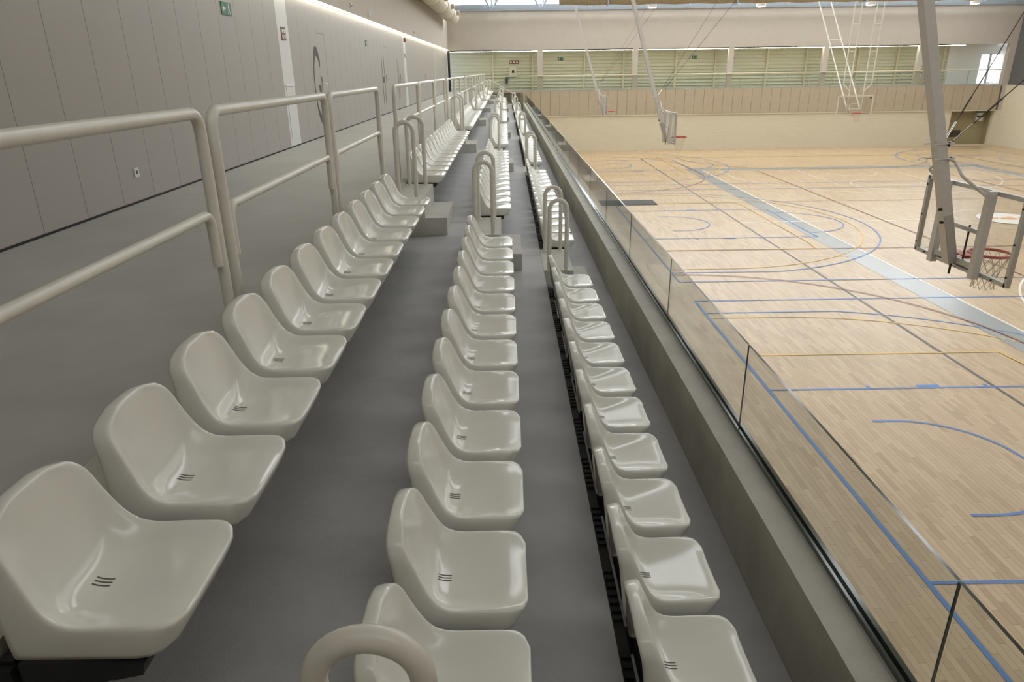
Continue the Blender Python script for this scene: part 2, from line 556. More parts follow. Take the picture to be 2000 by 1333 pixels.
# big letters
def letter_mesh(polys, name, label):
    m = MB()
    for p in polys:
        m.prism(p, 'x', XL + .0005, XL + .004)
    return tag(m.obj(name, M['brown']), label, 'letter')
g = []
cyG, czG, ry, rz, st = 15.36, 5.045, .345, .755, .13
angs = [38 + (330 - 38) * i / 44 for i in range(45)]
for a, b in zip(angs[:-1], angs[1:]):
    q = []
    for t, s in ((a, 1), (b, 1), (b, 0), (a, 0)):
        c_, s_ = math.cos(math.radians(t)), math.sin(math.radians(t))
        # stroke: thin on the flanks, thick at top and bottom
        q.append((cyG + (ry - (0 if s else .055)) * c_, czG + (rz - (0 if s else .19)) * s_))
    g.append(q)
g.append([(15.46, 4.66), (15.545, 4.66), (15.545, 5.05), (15.46, 5.05)])
g.append([(15.38, 4.92), (15.46, 4.92), (15.46, 5.05), (15.38, 5.05)])
letter_mesh(g, 'wall_letter', 'large dark brown letter G painted on the grey panels')
letter_mesh([[(23.40, 4.33), (23.45, 4.33), (23.45, 5.78), (23.40, 5.78)], [(23.80, 4.33), (23.85, 4.33), (23.85, 5.78), (23.80, 5.78)],
             [(23.45, 4.98), (23.80, 4.98), (23.80, 5.16), (23.45, 5.16)]], 'wall_letter', 'large dark brown letter H painted on the grey panels')
letter_mesh([[(26.8, 4.4), (26.84, 4.4), (26.84, 5.7), (26.8, 5.7)], [(27.0, 4.4), (27.04, 4.4), (27.04, 5.7), (27.0, 5.7)]], 'wall_marking', 'pair of thin dark upright marks beside a grey door')

# walkway floor and terrace
wk = struct(MB().box(-4.15, -1.455, YN, YF, WALK - .3, WALK).obj('walkway_floor', M['walk']), 'grey resin walkway floor behind the seats')
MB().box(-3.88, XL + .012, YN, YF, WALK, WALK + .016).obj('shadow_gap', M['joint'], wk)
ter = grp('seating_terrace', 'stepped concrete seating terrace in three rows')
for i in range(len(MODULES) - 1):
    y0, y1 = MODULES[i] + .005, MODULES[i + 1] - .005
    MB().box(-1.45, EDGE[0], y0, y1, 3.3, WALK + .004).obj('curb_slab', M['conc'], ter)
    for r in range(3):
        MB().box(EDGE[r] + .002, EDGE[r + 1], y0, y1, T[r] - .7, T[r]).obj('tread_slab', M['tread'], ter)
    MB().box(EDGE[3] + .002, 1.36, y0, y1, 2.0, 3.255).obj('parapet_unit', M['conc_in'], ter)
    MB().box(EDGE[3], 1.362, y0 + .001, y1 - .001, 3.255, 3.257).obj('parapet_cap', M['conc'], ter)
MB().box(-1.44, 1.30, YN, YF, 1.9, 2.05).obj('soffit', M['conc'], ter)
for a, (y0, y1) in enumerate(AISLES):
    for r in range(3):
        up_z = WALK if r == 0 else T[r - 1]
        MB().box(EDGE[r] + .003, EDGE[r] + .33, y0, y1, T[r], up_z - .004).obj('upper_step', M['conc'], ter)
        MB().box(EDGE[r] + .331, EDGE[r] + .56, y0 + .03, y1 + .03, T[r], T[r] + .185).obj('lower_step', M['conc'], ter)
wall_c = struct(MB().box(1.22, 1.32, YN, YF, 0, 2.0).obj('wall_court', M['far_low']), 'beige wall under the seating terrace')

# far wall with gallery
FYB = 52.4
wf = grp('wall_far', 'far end wall with glazed gallery above the court')
MB().box(-4.15, XR + .2, YF, YF + .3, 6.60, 8.98).obj('upper_wall', M['upper'], wf)
MB().box(1.2, 30.95, YF, YF + .3, 0, 2.33).obj('lower_wall', M['far_low'], wf)
MB().box(33.9, XR + .2, YF, YF + .3, 0, 2.33).obj('lower_wall', M['far_low'], wf)
MB().box(-4.15, 1.2, YF, YF + .3, 1.5, 3.9).obj('lower_wall', M['far_low'], wf)
MB().box(1.2, XR + .2, YF + .04, YF + .3, 2.33, 3.98).obj('panel_backing', M['joint'], wf)
MB().box(1.2, 34.0, YF - .06, YF + .04, 2.30, 2.375).obj('ledge_rail', M['cream'], wf)
x = -.9
fp = MB().box(.008, .652, 0, .04, 0, 1.6).mesh('gallery_panel', M['far_panel'])
while x < XR - .7:
    link('gallery_panel', fp, wf, (x, YF, 2.385))
    x += .66
PIL = [2.37, 8.79, 15.24, 21.63, 28.06]
for px_ in PIL:
    MB().box(px_ - .17, px_ + .17, YF + .01, YF + .3, 3.98, 6.6).obj('pilaster', M['upper'], wf)
MB().box(33.95, XR + .2, YF, YF + .3, 2.33, 6.6).obj('pilaster', M['upper'], wf)
MB().box(-4.15, XR + .2, YF + .05, FYB + .2, 3.85, WALK).obj('gallery_floor', M['walk'], wf)
MB().box(-4.15, XR + .2, YF + .05, FYB + .2, 6.62, 6.75).obj('gallery_ceiling', M['upper'], wf)
co = MB()
n = 12
prof = []
for i in range(n):
    z0 = WALK + (6.62 - WALK) * i / n
    h = (6.62 - WALK) / n
    prof += [(FYB, z0), (FYB, z0 + h * .62), (FYB - .09, z0 + h * .72), (FYB - .09, z0 + h * .90)]
prof += [(FYB, 6.62)]
vv = [(xx, p[0], p[1]) for xx in (-4.0, 31.2) for p in prof]
kk = len(prof)
co.add(vv, [(i, i + kk, i + kk + 1, i + 1) for i in range(kk - 1)])
co.obj('corrugated_cladding', M['corr'], wf)
MB().box(31.2, XR + .6, FYB - .05, FYB + .15, WALK, 6.62).obj('white_end_wall', M['white'], wf)
MB().box(XR + .4, XR + .6, YF, FYB, WALK, 6.62).obj('white_end_wall', M['white'], wf)
bays = [-3.9] + PIL + [34.0]
for i in range(6):
    x0, x1 = bays[i] + (.18 if i else 0), bays[i + 1] - .18
    if i == 5:
        x1 = 31.0
    MB().box(x0, x1, YF + .10, YF + .16, 6.515, 6.535).obj('lamp_strip', M['led_g'], wf)
    MB().box(x0, x1, YF + .09, YF + .17, 6.536, 6.60).obj('lamp_housing', M['black'], wf)
    for q in (.5, .955):
        xx = x0 + (x1 - x0) * q
        MB().box(xx - .06, xx + .06, FYB - .16, FYB - .04, WALK, 6.62).obj('post', M['cream'], wf)
MB().box(-3.86, -3.70, YF - .02, YF + .06, WALK, 6.55).obj('dark_jamb', M['black'], wf)
w1 = grp('window_1', 'tall bright daylight window at the gallery end')
MB().box(34.28, 34.72, FYB - .07, FYB - .055, 4.15, 5.95).obj('pane', M['win'], w1)
fr = MB()
for xx in (34.24, 34.74):
    fr.box(xx - .02, xx + .02, FYB - .1, FYB - .05, 4.1, 6.0)
fr.box(34.22, 34.76, FYB - .1, FYB - .05, 5.95, 6.0)
fr.obj('window_frame', M['white'], w1)
w2 = grp('window_2', 'pale glazed door beside the bright gallery window')
MB().box(33.55, 34.1, FYB - .07, FYB - .055, 4.06, 5.95).obj('pane', emit('dim_window', (.9, .95, 1.0), 1.1), w2)
MB().box(34.1, 34.14, FYB - .1, FYB - .05, 4.06, 6.0).obj('window_frame', M['steel'], w2)
# steel beam, clerestory, truss
MB().box(-3.8, XR, YF - .08, YF + .3, 8.98, 9.36).obj('edge_beam', M['steel'], wf)
w3 = grp('window_3', 'band of glazing under the roof above the far wall')
xs = [-3.75 + (XR + 3.7) / 12 * i for i in range(13)]
for a, b in zip(xs[:-1], xs[1:]):
    MB().box(a + .05, b - .05, YF + .1, YF + .12, 9.37, ROOF - .1).obj('pane', M['clere'], w3)
    MB().box(a - .05, a + .05, YF + .02, YF + .14, 9.36, ROOF).obj('mullion', M['steel'], w3)

# near wall, right wall, roof
wn = struct(MB().box(-4.15, XR + .2, YN - .3, YN, 0, ROOF).obj('wall_near', M['upper']), 'plain plaster wall at the near end')
w4 = grp('near_fill_glazing', 'added fill light shaped as glazing above the near wall')  # unseen glowing band, added to light the stand from behind the camera
for a, b in zip(xs[:-1], xs[1:]):
    MB().box(a + .05, b - .05, YN + .002, YN + .02, 9.37, ROOF - .1).obj('pane', M['near_fill'], w4)
    MB().box(a - .05, a + .05, YN + .002, YN + .06, 9.36, ROOF).obj('mullion', M['steel'], w4)
wr = grp('wall_right', 'side wall opposite the seats with dark cladding above')
MB().box(XR, XR + .3, YN, YF, 0, 3.95).obj('lower_wall', M['far_low'], wr)
MB().box(XR + .06, XR + .3, YN, YF, 3.95, ROOF).obj('upper_cladding', M['curtain_grey'], wr)
MB().box(XR - .02, XR + .08, YN, YF, 3.93, 3.99).obj('ledge', M['cream'], wr)
SKY = [(10.6, 12.2), (17.2, 18.8), (23.8, 25.4), (30.4, 32.0), (37.0, 38.6), (43.6, 45.2), (47.6, 48.8)]  # last strip is added to put more light on the far wall
SX0, SX1 = -1.0, 32.0
ce = grp('ceiling', 'pale roof deck with glazed roof lights')
yy = YN
for a, b in SKY + [(YF + .3, None)]:
    MB().box(-4.15, XR + .3, yy, a, ROOF, ROOF + .25).obj('roof_panel', M['roof'], ce)
    if b:
        MB().box(-4.15, SX0, a, b, ROOF, ROOF + .25).obj('roof_panel', M['roof'], ce)
        MB().box(SX1, XR + .3, a, b, ROOF, ROOF + .25).obj('roof_panel', M['roof'], ce)
        MB().box(SX0, SX1, a, b, ROOF + .18, ROOF + .2).obj('roof_light', M['skylight'], ce)
        yy = b
def truss(y, label):
    t = empty('roof_truss', (0, y, 9.0))
    MB().box(-3.8, XR, -.06, .06, .0, .12).obj('lower_chord', M['steel'], t)
    MB().box(-3.8, XR, -.06, .06, 1.75, 1.88).obj('upper_chord', M['steel'], t)
    k = 0
    xx = -.82
    while xx < XR - 2:
        for s in (-1, 1):
            MB().tube([(xx + s * .06, 0, -.02 + .03), (xx + s * 1.05, 0, 1.78)], .07, 8).obj('web_bar', M['steel'], t, True)
        MB().tube([(xx, 0, .1), (xx, 0, 1.78)], .045, 8).obj('web_bar', M['steel'], t, True)
        xx += 3.2
    return tag(t, label, 'truss', 'roof trusses')
truss(49.6, 'blue-grey steel roof truss against the far wall glazing')

# alcove in the far wall
al = grp('alcove', 'olive recess in the far wall beside the corner')
MB().box(30.9, 34.2, 51.0, 51.1, 0, 2.4).obj('back_panel', M['olive'], al)
MB().box(30.85, 30.95, YF + .3, 51.0, 0, 2.4).obj('side_panel', M['olive'], al)
MB().box(33.9, 34.0, YF + .3, 51.0, 0, 2.4).obj('side_panel', M['olive'], al)
MB().box(30.9, 34.0, YF + .3, 51.0, 2.33, 2.4).obj('top_panel', M['olive'], al)
MB().box(30.95, 33.9, YF + .02, YF + .1, 0, .06).obj('threshold', M['cream'], al)
tag(MB().box(31.6, 32.3, 50.94, 51.0, .52, .98).obj('wall_pad', M['brown']), 'small dark brown panel on the olive alcove wall', 'panel')
u = empty('equipment_box', (33.05, 50.8, 1.6))
MB().box(0, .5, -.1, .18, 0, .42).obj('housing', M['galv'], u)
MB().box(.02, .48, -.11, .17, .25, .36).obj('dark_band', M['black'], u)
MB().box(.05, .45, -.1, .17, .44, .54).obj('white_band', M['white'], u)
MB().box(.08, .62, -.09, .18, .56, .74).obj('green_cap', M['green'], u)
MB().box(.2, .3, .18, .2, .2, .4).obj('bracket', M['galv'], u)
tag(u, 'grey equipment box with green top hung in the alcove', 'box')

# ------------------------------------------------------------------ seats
def spline(pts, n):
    # Catmull-Rom through 2-D points, n samples by chord length
    P = [Vector(p) for p in pts]
    P = [P[0] * 2 - P[1]] + P + [P[-1] * 2 - P[-2]]
    out = []
    m = len(pts) - 1
    L = [0]
    for i in range(m):
        L.append(L[-1] + (P[i + 2] - P[i + 1]).length)
    for k in range(n + 1):
        t = L[-1] * k / n
        i = max(j for j in range(m) if L[j] <= t + 1e-9)
        f = (t - L[i]) / (L[i + 1] - L[i])
        a, b, c, d = P[i], P[i + 1], P[i + 2], P[i + 3]
        out.append(.5 * ((2 * b) + (c - a) * f + (2 * a - 5 * b + 4 * c - d) * f * f + (3 * b - a - 3 * c + d) * f ** 3))
    return out
def smooth01(t):
    t = max(0., min(1., t))
    return t * t * (3 - 2 * t)
def seat_mesh():
    NU, NV = 40, 24
    HW = .195
    cen = spline([(.036, .085), (-.02, .084), (-.09, .073), (-.16, .058), (-.215, .049), (-.258, .057), (-.288, .090), (-.308, .140), (-.323, .200), (-.337, .265), (-.350, .332)], NU)
    edg = spline([(.036, .090), (-.03, .092), (-.10, .091), (-.165, .089), (-.205, .093), (-.238, .109), (-.263, .139), (-.284, .180), (-.303, .225), (-.325, .278), (-.345, .324)], NU)
    def hw(s):           # half width along the profile
        if s < .10:      # rounded front corners
            q = 1 - s / .10
            return HW - .055 * (1 - math.sqrt(max(0, 1 - q * q)))
        a = smooth01((s - .42) / .5)
        w = HW - .026 * a
        if s > .86:      # rounded top corners
            q = (s - .86) / .14
            w -= .085 * (1 - math.sqrt(max(0, 1 - q * q * .985)))
        return w
    V, Fc = [], []
    grid = []
    for i in range(NU + 1):
        s = i / NU
        row = []
        w = hw(s)
        for j in range(NV + 1):
            v = -1 + 2 * j / NV
            b = abs(v) ** 3.2
            e = smooth01(b * 1.0) * .45 + b * .55
            p = cen[i] * (1 - e) + edg[i] * e
            # front edge rolls down
            x, z = p.x, p.y
            z -= .006 * max(0, 1 - s / .05)
            row.append(len(V))
            V.append((x, v * w, z))
        grid.append(row)
    for i in range(NU):
        for j in range(NV):
            Fc.append((grid[i][j], grid[i][j + 1], grid[i + 1][j + 1], grid[i + 1][j]))
    # boundary loop: front (j up), right side (i up), top (j down), left side (i down)
    loop = [(0, j) for j in range(NV)] + [(i, NV) for i in range(NU)] + [(NU, j) for j in range(NV, 0, -1)] + [(i, 0) for i in range(NU, 0, -1)]
    cxm, czm = -.17, 0
    def target(i, j):
        s = i / NU
        x, y, z = V[grid[i][j]]
        # path of the lower rim: front bottom -> back bottom -> up the rear edge
        if s < .48:
            q = s / .48
            tx, tz = 0.0 - .342 * q, 0.0
        else:
            q = (s - .48) / .52
            tx, tz = -.342 - .055 * q, z * smooth01(q * 1.35) if q < .75 else z - .004
        if i == 0:
            tx, tz = 0.0, 0.0
        return tx, tz
    rings = []
    base = [grid[i][j] for i, j in loop]
    nrm = []
    n = len(loop)
    for k in range(n):
        a, b = Vector(V[base[k - 1]]), Vector(V[base[(k + 1) % n]])
        t = (b - a).normalized()
        c = Vector(V[base[k]])
        i, j = loop[k]
        # outward in the surface, away from the seat centre line
        ins = Vector(V[grid[min(max(i, 1), NU - 1) if j in (0, NV) else (1 if i == 0 else NU - 1)][j if 0 < j < NV else (1 if j == 0 else NV - 1)]])
        o = (c - ins)
        o = (o - t * o.dot(t)).normalized()
        nrm.append(o)
    prev = base
    for step, (outw, fr_) in enumerate(((.006, .02), (.0095, .06), (.0115, .12), (.012, .3), (.011, .6), (.008, .85), (.004, 1.0))):
        ring = []
        for k in range(n):
            i, j = loop[k]
            c = Vector(V[base[k]])
            tx, tz = target(i, j)
            o = nrm[k]
            e = Vector((c.x + (tx - c.x) * fr_, c.y, c.z + (tz - c.z) * fr_)) + o * outw
            if tz == 0.0 and fr_ == 1.0:
                e.z = 0.0
            ring.append(len(V))
            V.append(tuple(e))
        for k in range(n):
            k2 = (k + 1) % n
            Fc.append((prev[k2], prev[k], ring[k], ring[k2]))
        prev = ring
    # inner return so the hollow back reads as a thick shell edge
    ring = []
    for k in range(n):
        e = Vector(V[prev[k]]) - nrm[k] * .006
        ring.append(len(V))
        V.append(tuple(e))
    for k in range(n):
        k2 = (k + 1) % n
        Fc.append((prev[k2], prev[k], ring[k], ring[k2]))
    mb = MB()
    mb.add(V, Fc)
    me = mb.mesh('seat_shell', M['seat'], False)
    me.polygons.foreach_set('use_smooth', [True] * len(me.polygons))
    me.update()
    return me, cen
SEAT_ME, CEN = seat_mesh()
slot = MB()
for q in (-1, 0, 1):
    pts = [(c.x, c.y) for c in CEN if -.262 < c.x < -.205]
    for (xa, za), (xb, zb) in zip(pts[:-1], pts[1:]):
        y0 = q * .0125
        slot.add([(xa, y0 - .002, za + .0012), (xa, y0 + .002, za + .0012), (xb, y0 + .002, zb + .0012), (xb, y0 - .002, zb + .0012)], [(0, 1, 2, 3)])
SLOT_ME = slot.mesh('drain_slots', M['slot'])
ring_pts = []
ROWN = ['top', 'middle', 'bottom']
BLKN = ['sixth', 'fifth', 'fourth', 'third', 'second', 'first']
for r in range(3):
    for b, (y0, cnt) in enumerate(BLOCKS):
        for k in range(cnt):
            o = link('stadium_seat', SEAT_ME, None, (TIP[r], y0 + .195 + k * PITCH_S, T[r] + .402))
            o.rotation_euler.z = random.uniform(-.006, .006)
            s = link('drain_slots', SLOT_ME, o)
            tag(o, 'cream plastic seat, %s from gallery-side stairs, %s row, %s block from the gallery' % (ORD[cnt - 1 - k], ROWN[r], BLKN[b]), 'seat',
                'cream seats of the %s row' % ROWN[r])
# black bench frames
for r in range(3):
    up_z = WALK if r == 0 else T[r - 1]
    for b, (y0, cnt) in enumerate(BLOCKS):
        z0 = T[r] + .40
        bf = empty('bench_frame', (EDGE[r], y0, T[r]))
        ya, yb = -.01, cnt * PITCH_S - .04
        zz = z0 - T[r] - .006
        xt = TIP[r] - EDGE[r]
        MB().prism([(xt - .335, zz), (xt - .045, zz), (xt - .055, zz - .035), (xt - .12, zz - .05), (xt - .335, zz - .05)], 'y', ya, yb).obj('beam', M['black'], bf)
        br = MB().prism([(.004, zz - .05), (xt - .12, zz - .05), (xt - .30, zz - .17), (.004, zz - .2)], 'y', -.012, .012).mesh('bracket', M['black'])
        nb = cnt // 2
        for q in range(nb + 1):
            link('bracket', br, bf, (0, ya + .03 + (yb - ya - .06) * q / nb, 0))
        rb = MB().box(.004, .052, ya, yb, zz - .10, zz - .02)
        q = ya + .02
        while q < yb - .05:
            if int((q - ya) / .0483) % 10 < 7:
                rb.box(.012, .05, q, q + .026, zz - .02, zz - .008)
            q += .0483
        rb.obj('rear_angle', M['black_rib'], bf)
        tag(bf, 'black steel bench frame under the %s row, %s seat block from the gallery' % (ROWN[r], BLKN[b]), 'bench frame', 'black frames under the seats')

# ------------------------------------------------------------------ loop handrails at the stairs
LOOP_H = .768
def loop_me():
    pts = [(-.094, 0, 0)] + [(-.094, 0, LOOP_H - .094)]
    pts += [(.094 * -math.cos(math.pi * i / 16), 0, LOOP_H - .094 + .094 * math.sin(math.pi * i / 16)) for i in range(1, 16)]
    pts += [(.094, 0, LOOP_H - .094), (.094, 0, 0)]
    return MB().tube(pts, .0235, 14).mesh('loop_tube', M['rail'], True)
LOOP = loop_me()
FLANGE = MB().prism([(.036 * math.cos(2 * math.pi * i / 16), .036 * math.sin(2 * math.pi * i / 16)) for i in range(16)], 'z', 0, .006).mesh('base_flange', M['rail'])
AISN = ['seventh', 'sixth', 'fifth', 'fourth', 'third', 'second', 'first']
for a, (y0, y1) in enumerate(AISLES):
    for r in range(3):
        up_z = (WALK if r == 0 else T[r - 1]) - .004
        for side, yl in (('near', y0 + .04), ('far', y1 - .05)):
            if a == 0 and side == 'near':
                continue
            if a == 6 and side == 'far':
                continue
            o = empty('loop_handrail', (EDGE[r] + .155, yl, up_z))
            link('loop_tube', LOOP, o)
            for s in (-1, 1):
                link('base_flange', FLANGE, o, (s * .094, 0, 0))
            which = 'farther from' if side == 'near' else 'closer to'
            tag(o, 'cream looped handrail, %s row, %s stairs from the gallery, side %s it' % (ROWN[r], AISN[a], which), 'handrail', 'looped stair handrails')

# ------------------------------------------------------------------ walkway railing frames
RX, RZ = -1.345, 5.14
def rail_frame(y0, y1, label):
    o = empty('guard_rail', (RX, y0, WALK))
    L = y1 - y0
    h = RZ - .026 - WALK
    MB().tube(fillet([(0, .026, 0), (0, .026, h), (0, L - .026, h), (0, L - .026, 0)], .075, 7), .026, 16).obj('top_frame', M['rail'], o, True)
    m = RZ - .46 - WALK
    a, b = .026 + .049, L - .026 - .049
    MB().tube(fillet([(0, a, m - .24), (0, a, m), (0, b, m), (0, b, m - .24)], .06, 7), .0225, 14).obj('middle_rail', M['rail'], o, True)
    for yb in (.026, L - .026):
        MB().prism([(.045 * math.cos(2 * math.pi * i / 16), yb + .045 * math.sin(2 * math.pi * i / 16)) for i in range(16)], 'z', .004, .01).obj('base_flange', M['rail'], o)
    n = 0
    return tag(o, label, 'railing', 'railing frames along the walkway')
segs = [(1.05, 3.21), (3.29, 5.47), (5.55, 7.72)]
k0 = [(8.84, 11.30), (11.40, 13.84), (13.94, 16.30)]
for b in range(6):
    for q, (a, c) in enumerate(segs if b == 0 else [(s + 8.1 * (b - 1), e + 8.1 * (b - 1)) for s, e in k0]):
        if a > 48:
            continue
        rail_frame(a, min(c, 49.2), 'cream tubular railing frame, %s of three, behind %s seat block from the gallery' % (ORD[2 - q], BLKN[b]))
# sloping handrail at the far end stairs
sl = empty('stair_handrail', (-1.05, 48.95, WALK))
MB().tube(fillet([(0, 0, 0), (0, 0, .74), (1.58, 0, -.13), (1.66, 0, -.13), (1.66, 0, -.82)], .05, 5), .022, 12).obj('rail_tube', M['rail'], sl, True)
tag(sl, 'sloping cream stair handrail in front of the gallery wall', 'handrail')

# ------------------------------------------------------------------ glass balustrades
gb = empty('glass_balustrade', (1.355, 0, 3.257))
PW = 1.948
y = 1.675 - PW * 2
k = 0
pane = MB()
hgt, th = .551, .0065
pane.box(-th, th, .004, PW - .004, .01, hgt)
pane.mi = [1, 1, 0, 0, 0, 0]
pane_me = pane.mesh('glass_pane', [M['glass'], M['edge']])
seal_me = MB().box(-.0035, .0035, -.0035, .0035, .01, hgt - .004).mesh('joint_seal', M['edge'])
while y < YF - .3:
    if y >= YN:
        link('glass_pane', pane_me, gb, (0, y, 0))
        link('joint_seal', seal_me, gb, (0, y, 0))
    y += PW
MB().box(-.022, -.0095, YN, YF - .02, 0, .035).box(.0095, .03, YN, YF - .02, -.03, .035).obj('base_channel', M['edge'], gb)
MB().box(-.028, -.0225, YN, YF - .02, 0, .012).obj('base_gasket', M['alu'], gb)
tag(gb, 'frameless glass balustrade on top of the concrete parapet', 'balustrade')

gg = empty('gallery_balustrade', (0, YF - .02, WALK))
MB().tube([(-.9, 0, .92), (33.7, 0, .92)], .035, 10).obj('top_rail', M['cream'], gg, True)
gp = MB().box(.02, 1.53, -.006, .006, .02, .86)
gp.mi = [1, 1, 0, 1, 0, 1]
gp_me = gp.mesh('glass_pane', [M['glass'], M['edge']])
post_me = MB().box(-.015, .015, -.02, .02, 0, .9).mesh('post', M['cream'])
x = -.9
while x < 33.0:
    link('glass_pane', gp_me, gg, (x, 0, 0))
    link('post', post_me, gg, (x, .03, 0))
    x += 1.545
tag(gg, 'glass balustrade with cream top rail along the gallery', 'balustrade')

# ------------------------------------------------------------------ wall fittings
def exit_sign(base, kind, axis, w, h, m, label, cat='sign'):
    o = empty(kind, base)
    if axis == 'x':
        MB().box(0, .012, 0, w, 0, h).obj('sign_plate', m, o)
    else:
        MB().box(0, w, -.012, 0, 0, h).obj('sign_plate', m, o)
    return tag(o, label, cat)
def sign_glyph(o, axis, polys, m):
    mb = MB()
    for p in polys:
        if axis == 'x':
            mb.prism(p, 'x', .012, .0135)
        else:
            mb.prism([(a, b) for a, b in p], 'y', -.0135, -.012)
    return mb.obj('pictogram', m, o)
def arrow(x, z, s, d=-1):
    return [[(x, z), (x - d * -.45 * s, z + .45 * s), (x - d * -.45 * s, z - .45 * s)], [(x + d * -.4 * s, z + .14 * s), (x + d * -1.0 * s, z + .14 * s), (x + d * -1.0 * s, z - .14 * s), (x + d * -.4 * s, z - .14 * s)]]
def man(x, z, s):
    return [[(x - .1 * s, z + .5 * s), (x + .12 * s, z + .5 * s), (x + .12 * s, z + .3 * s), (x - .1 * s, z + .3 * s)],
            [(x - .2 * s, z + .25 * s), (x + .15 * s, z + .27 * s), (x + .12 * s, z - .1 * s), (x - .12 * s, z - .1 * s)],
            [(x - .12 * s, z - .1 * s), (x + .0 * s, z - .1 * s), (x - .2 * s, z - .5 * s), (x - .32 * s, z - .5 * s)],
            [(x + .0 * s, z - .1 * s), (x + .12 * s, z - .1 * s), (x + .32 * s, z - .45 * s), (x + .2 * s, z - .5 * s)]]
def arrow_l(y, z, s):
    return [[(y, z), (y + .4 * s, z + .45 * s), (y + .4 * s, z - .45 * s)], [(y + .38 * s, z + .13 * s), (y + 1.0 * s, z + .13 * s), (y + 1.0 * s, z - .13 * s), (y + .38 * s, z - .13 * s)]]
def arrow_r(y, z, s):
    return [[(2 * y - a, b) for a, b in p][::-1] for p in arrow_l(y, z, s)]
s = exit_sign((XL, 10.49, 6.045), 'exit_sign', 'x', .36, .165, M['green'], 'green exit sign with white arrow and running figure on grey panels')
sign_glyph(s, 'x', arrow_l(.035, .083, .11) + man(.27, .083, .14), M['pict'])
s = exit_sign((XL, 13.13, 5.825), 'fire_sign', 'x', .24, .21, M['red'], 'small red fire equipment sign on white panel')
sign_glyph(s, 'x', [[(.03, .03), (.1, .03), (.1, .09), (.03, .09)], [(.03, .12), (.1, .12), (.1, .18), (.03, .18)], [(.14, .03), (.21, .03), (.21, .09), (.14, .09)], [(.14, .12), (.21, .12), (.21, .18), (.14, .18)]], M['pict'])
s = exit_sign((XL, 20.9, 5.98), 'exit_sign', 'x', .3, .15, M['green'], 'green exit sign farther along the grey panels past letter G')
sign_glyph(s, 'x', arrow_l(.03, .075, .1) + man(.23, .075, .12), M['pict'])
def cabinet(y0, label):
    o = empty('hose_cabinet', (XL, y0, WALK + .018))
    MB().box(0, .01, .07, .5, .14, 1.0).obj('cabinet_door', M['white_panel'], o)
    MB().box(.01, .014, .13, .19, .74, .84).obj('lock', M['black'], o)
    MB().box(.0, .02, .05, .52, 1.02, 1.05).obj('top_trim', M['white'], o)
    return tag(o, label, 'cabinet')
cabinet(P0 + PP * 11 + .02, 'white flush hose cabinet below the small red fire sign')
cabinet(P0 + PP * 35 + .02, 'white flush hose cabinet on the white panel with red alarm sounder')
o = empty('alarm_sounder', (XL + .001, P0 + PP * 35 + .24, 6.37))
MB().box(0, .07, 0, .18, 0, .15).obj('housing', M['red'], o)
MB().box(.07, .076, .04, .14, .03, .12).obj('grille', M['black'], o)
tag(o, 'red alarm sounder at the top of the white panel', 'alarm')
o = empty('wall_notice', (XL + .001, P0 + PP * 35 + .17, 5.77))
MB().box(0, .008, 0, .3, 0, .23).obj('notice_sheet', M['pict'], o)
MB().box(.008, .0095, .04, .26, .04, .19).obj('notice_print', M['red'], o)
tag(o, 'small reddish notice on the white panel below the alarm', 'notice')
def socket(y, z, label):
    o = empty('power_socket', (XL, y, z))
    MB().box(0, .012, 0, .088, 0, .095).obj('socket_plate', M['white_panel'], o)
    MB().prism([(.044 + .02 * math.cos(2 * math.pi * i / 12), .048 + .02 * math.sin(2 * math.pi * i / 12)) for i in range(12)], 'x', .012, .014).obj('socket_hole', M['slot'], o)
    return tag(o, label, 'socket')
socket(7.36, 4.285, 'small white power socket low on the grey panels')
socket(23.0, 4.3, 'small white power socket near the letter H')
for i, (yy, t) in enumerate(((18.85, 'small dark sensor on the plaster above letter G'), (31.44, 'small dark sensor on the plaster past the red sounder'))):
    o = empty('wall_sensor', (-3.79, yy, 6.78))
    MB().box(0, .04, 0, .1, 0, .1).obj('housing', M['galv'], o)
    MB().box(.04, .05, .02, .08, .02, .06).obj('lens', M['black'], o)
    tag(o, t, 'sensor')
o = empty('wall_sensor', (-3.79, 21.3, 6.76))
MB().box(0, .05, 0, .1, 0, .13).obj('housing', M['white'], o)
MB().box(.05, .056, .02, .08, .02, .05).obj('lens', M['white_panel'], o)
tag(o, 'small white sensor on the plaster above the grey panels', 'sensor')
# gallery signs and fittings
GYB = FYB - .095
s = exit_sign((.32, GYB, 5.76), 'fire_sign', 'y', .66, .23, M['red'], 'long red fire equipment sign with three pictograms in the gallery')
sign_glyph(s, 'y', [[(.04 + .21 * i, .04), (.17 + .21 * i, .04), (.17 + .21 * i, .12 + .05 * (i % 2)), (.04 + .21 * i, .19)] for i in range(3)], M['pict'])
for x0, t in ((3.72, 'green exit sign in the gallery bay nearest the fire sign'), (13.13, 'green exit sign in the middle gallery bay')):
    s = exit_sign((x0, GYB, 5.93), 'exit_sign', 'y', .36, .2, M['green'], t)
    sign_glyph(s, 'y', man(.09, .1, .16) + arrow_r(.33, .1, .14), M['pict'])
c = empty('hose_cabinet', (.3, GYB, 4.9))
MB().box(0, .5, -.08, 0, 0, .7).obj('body', M['corr'], c)
MB().box(.18, .34, -.085, -.08, .26, .42).obj('label_plate', M['black'], c)
tag(c, 'pale wall cabinet with dark label below the red gallery sign', 'cabinet')
e = empty('fire_extinguisher', (0.1, FYB - .21, 4.45))
MB().tube([(0, 0, 0), (0, 0, .42)], .085, 14).obj('cylinder', M['mat_grey'], e, True)
MB().tube([(0, 0, .42), (0, 0, .52)], .03, 8).obj('valve', M['red'], e, True)
MB().tube(fillet([(.02, 0, .5), (.13, 0, .47), (.13, -.02, .2)], .03, 4), .012, 6).obj('hose', M['black'], e, True)
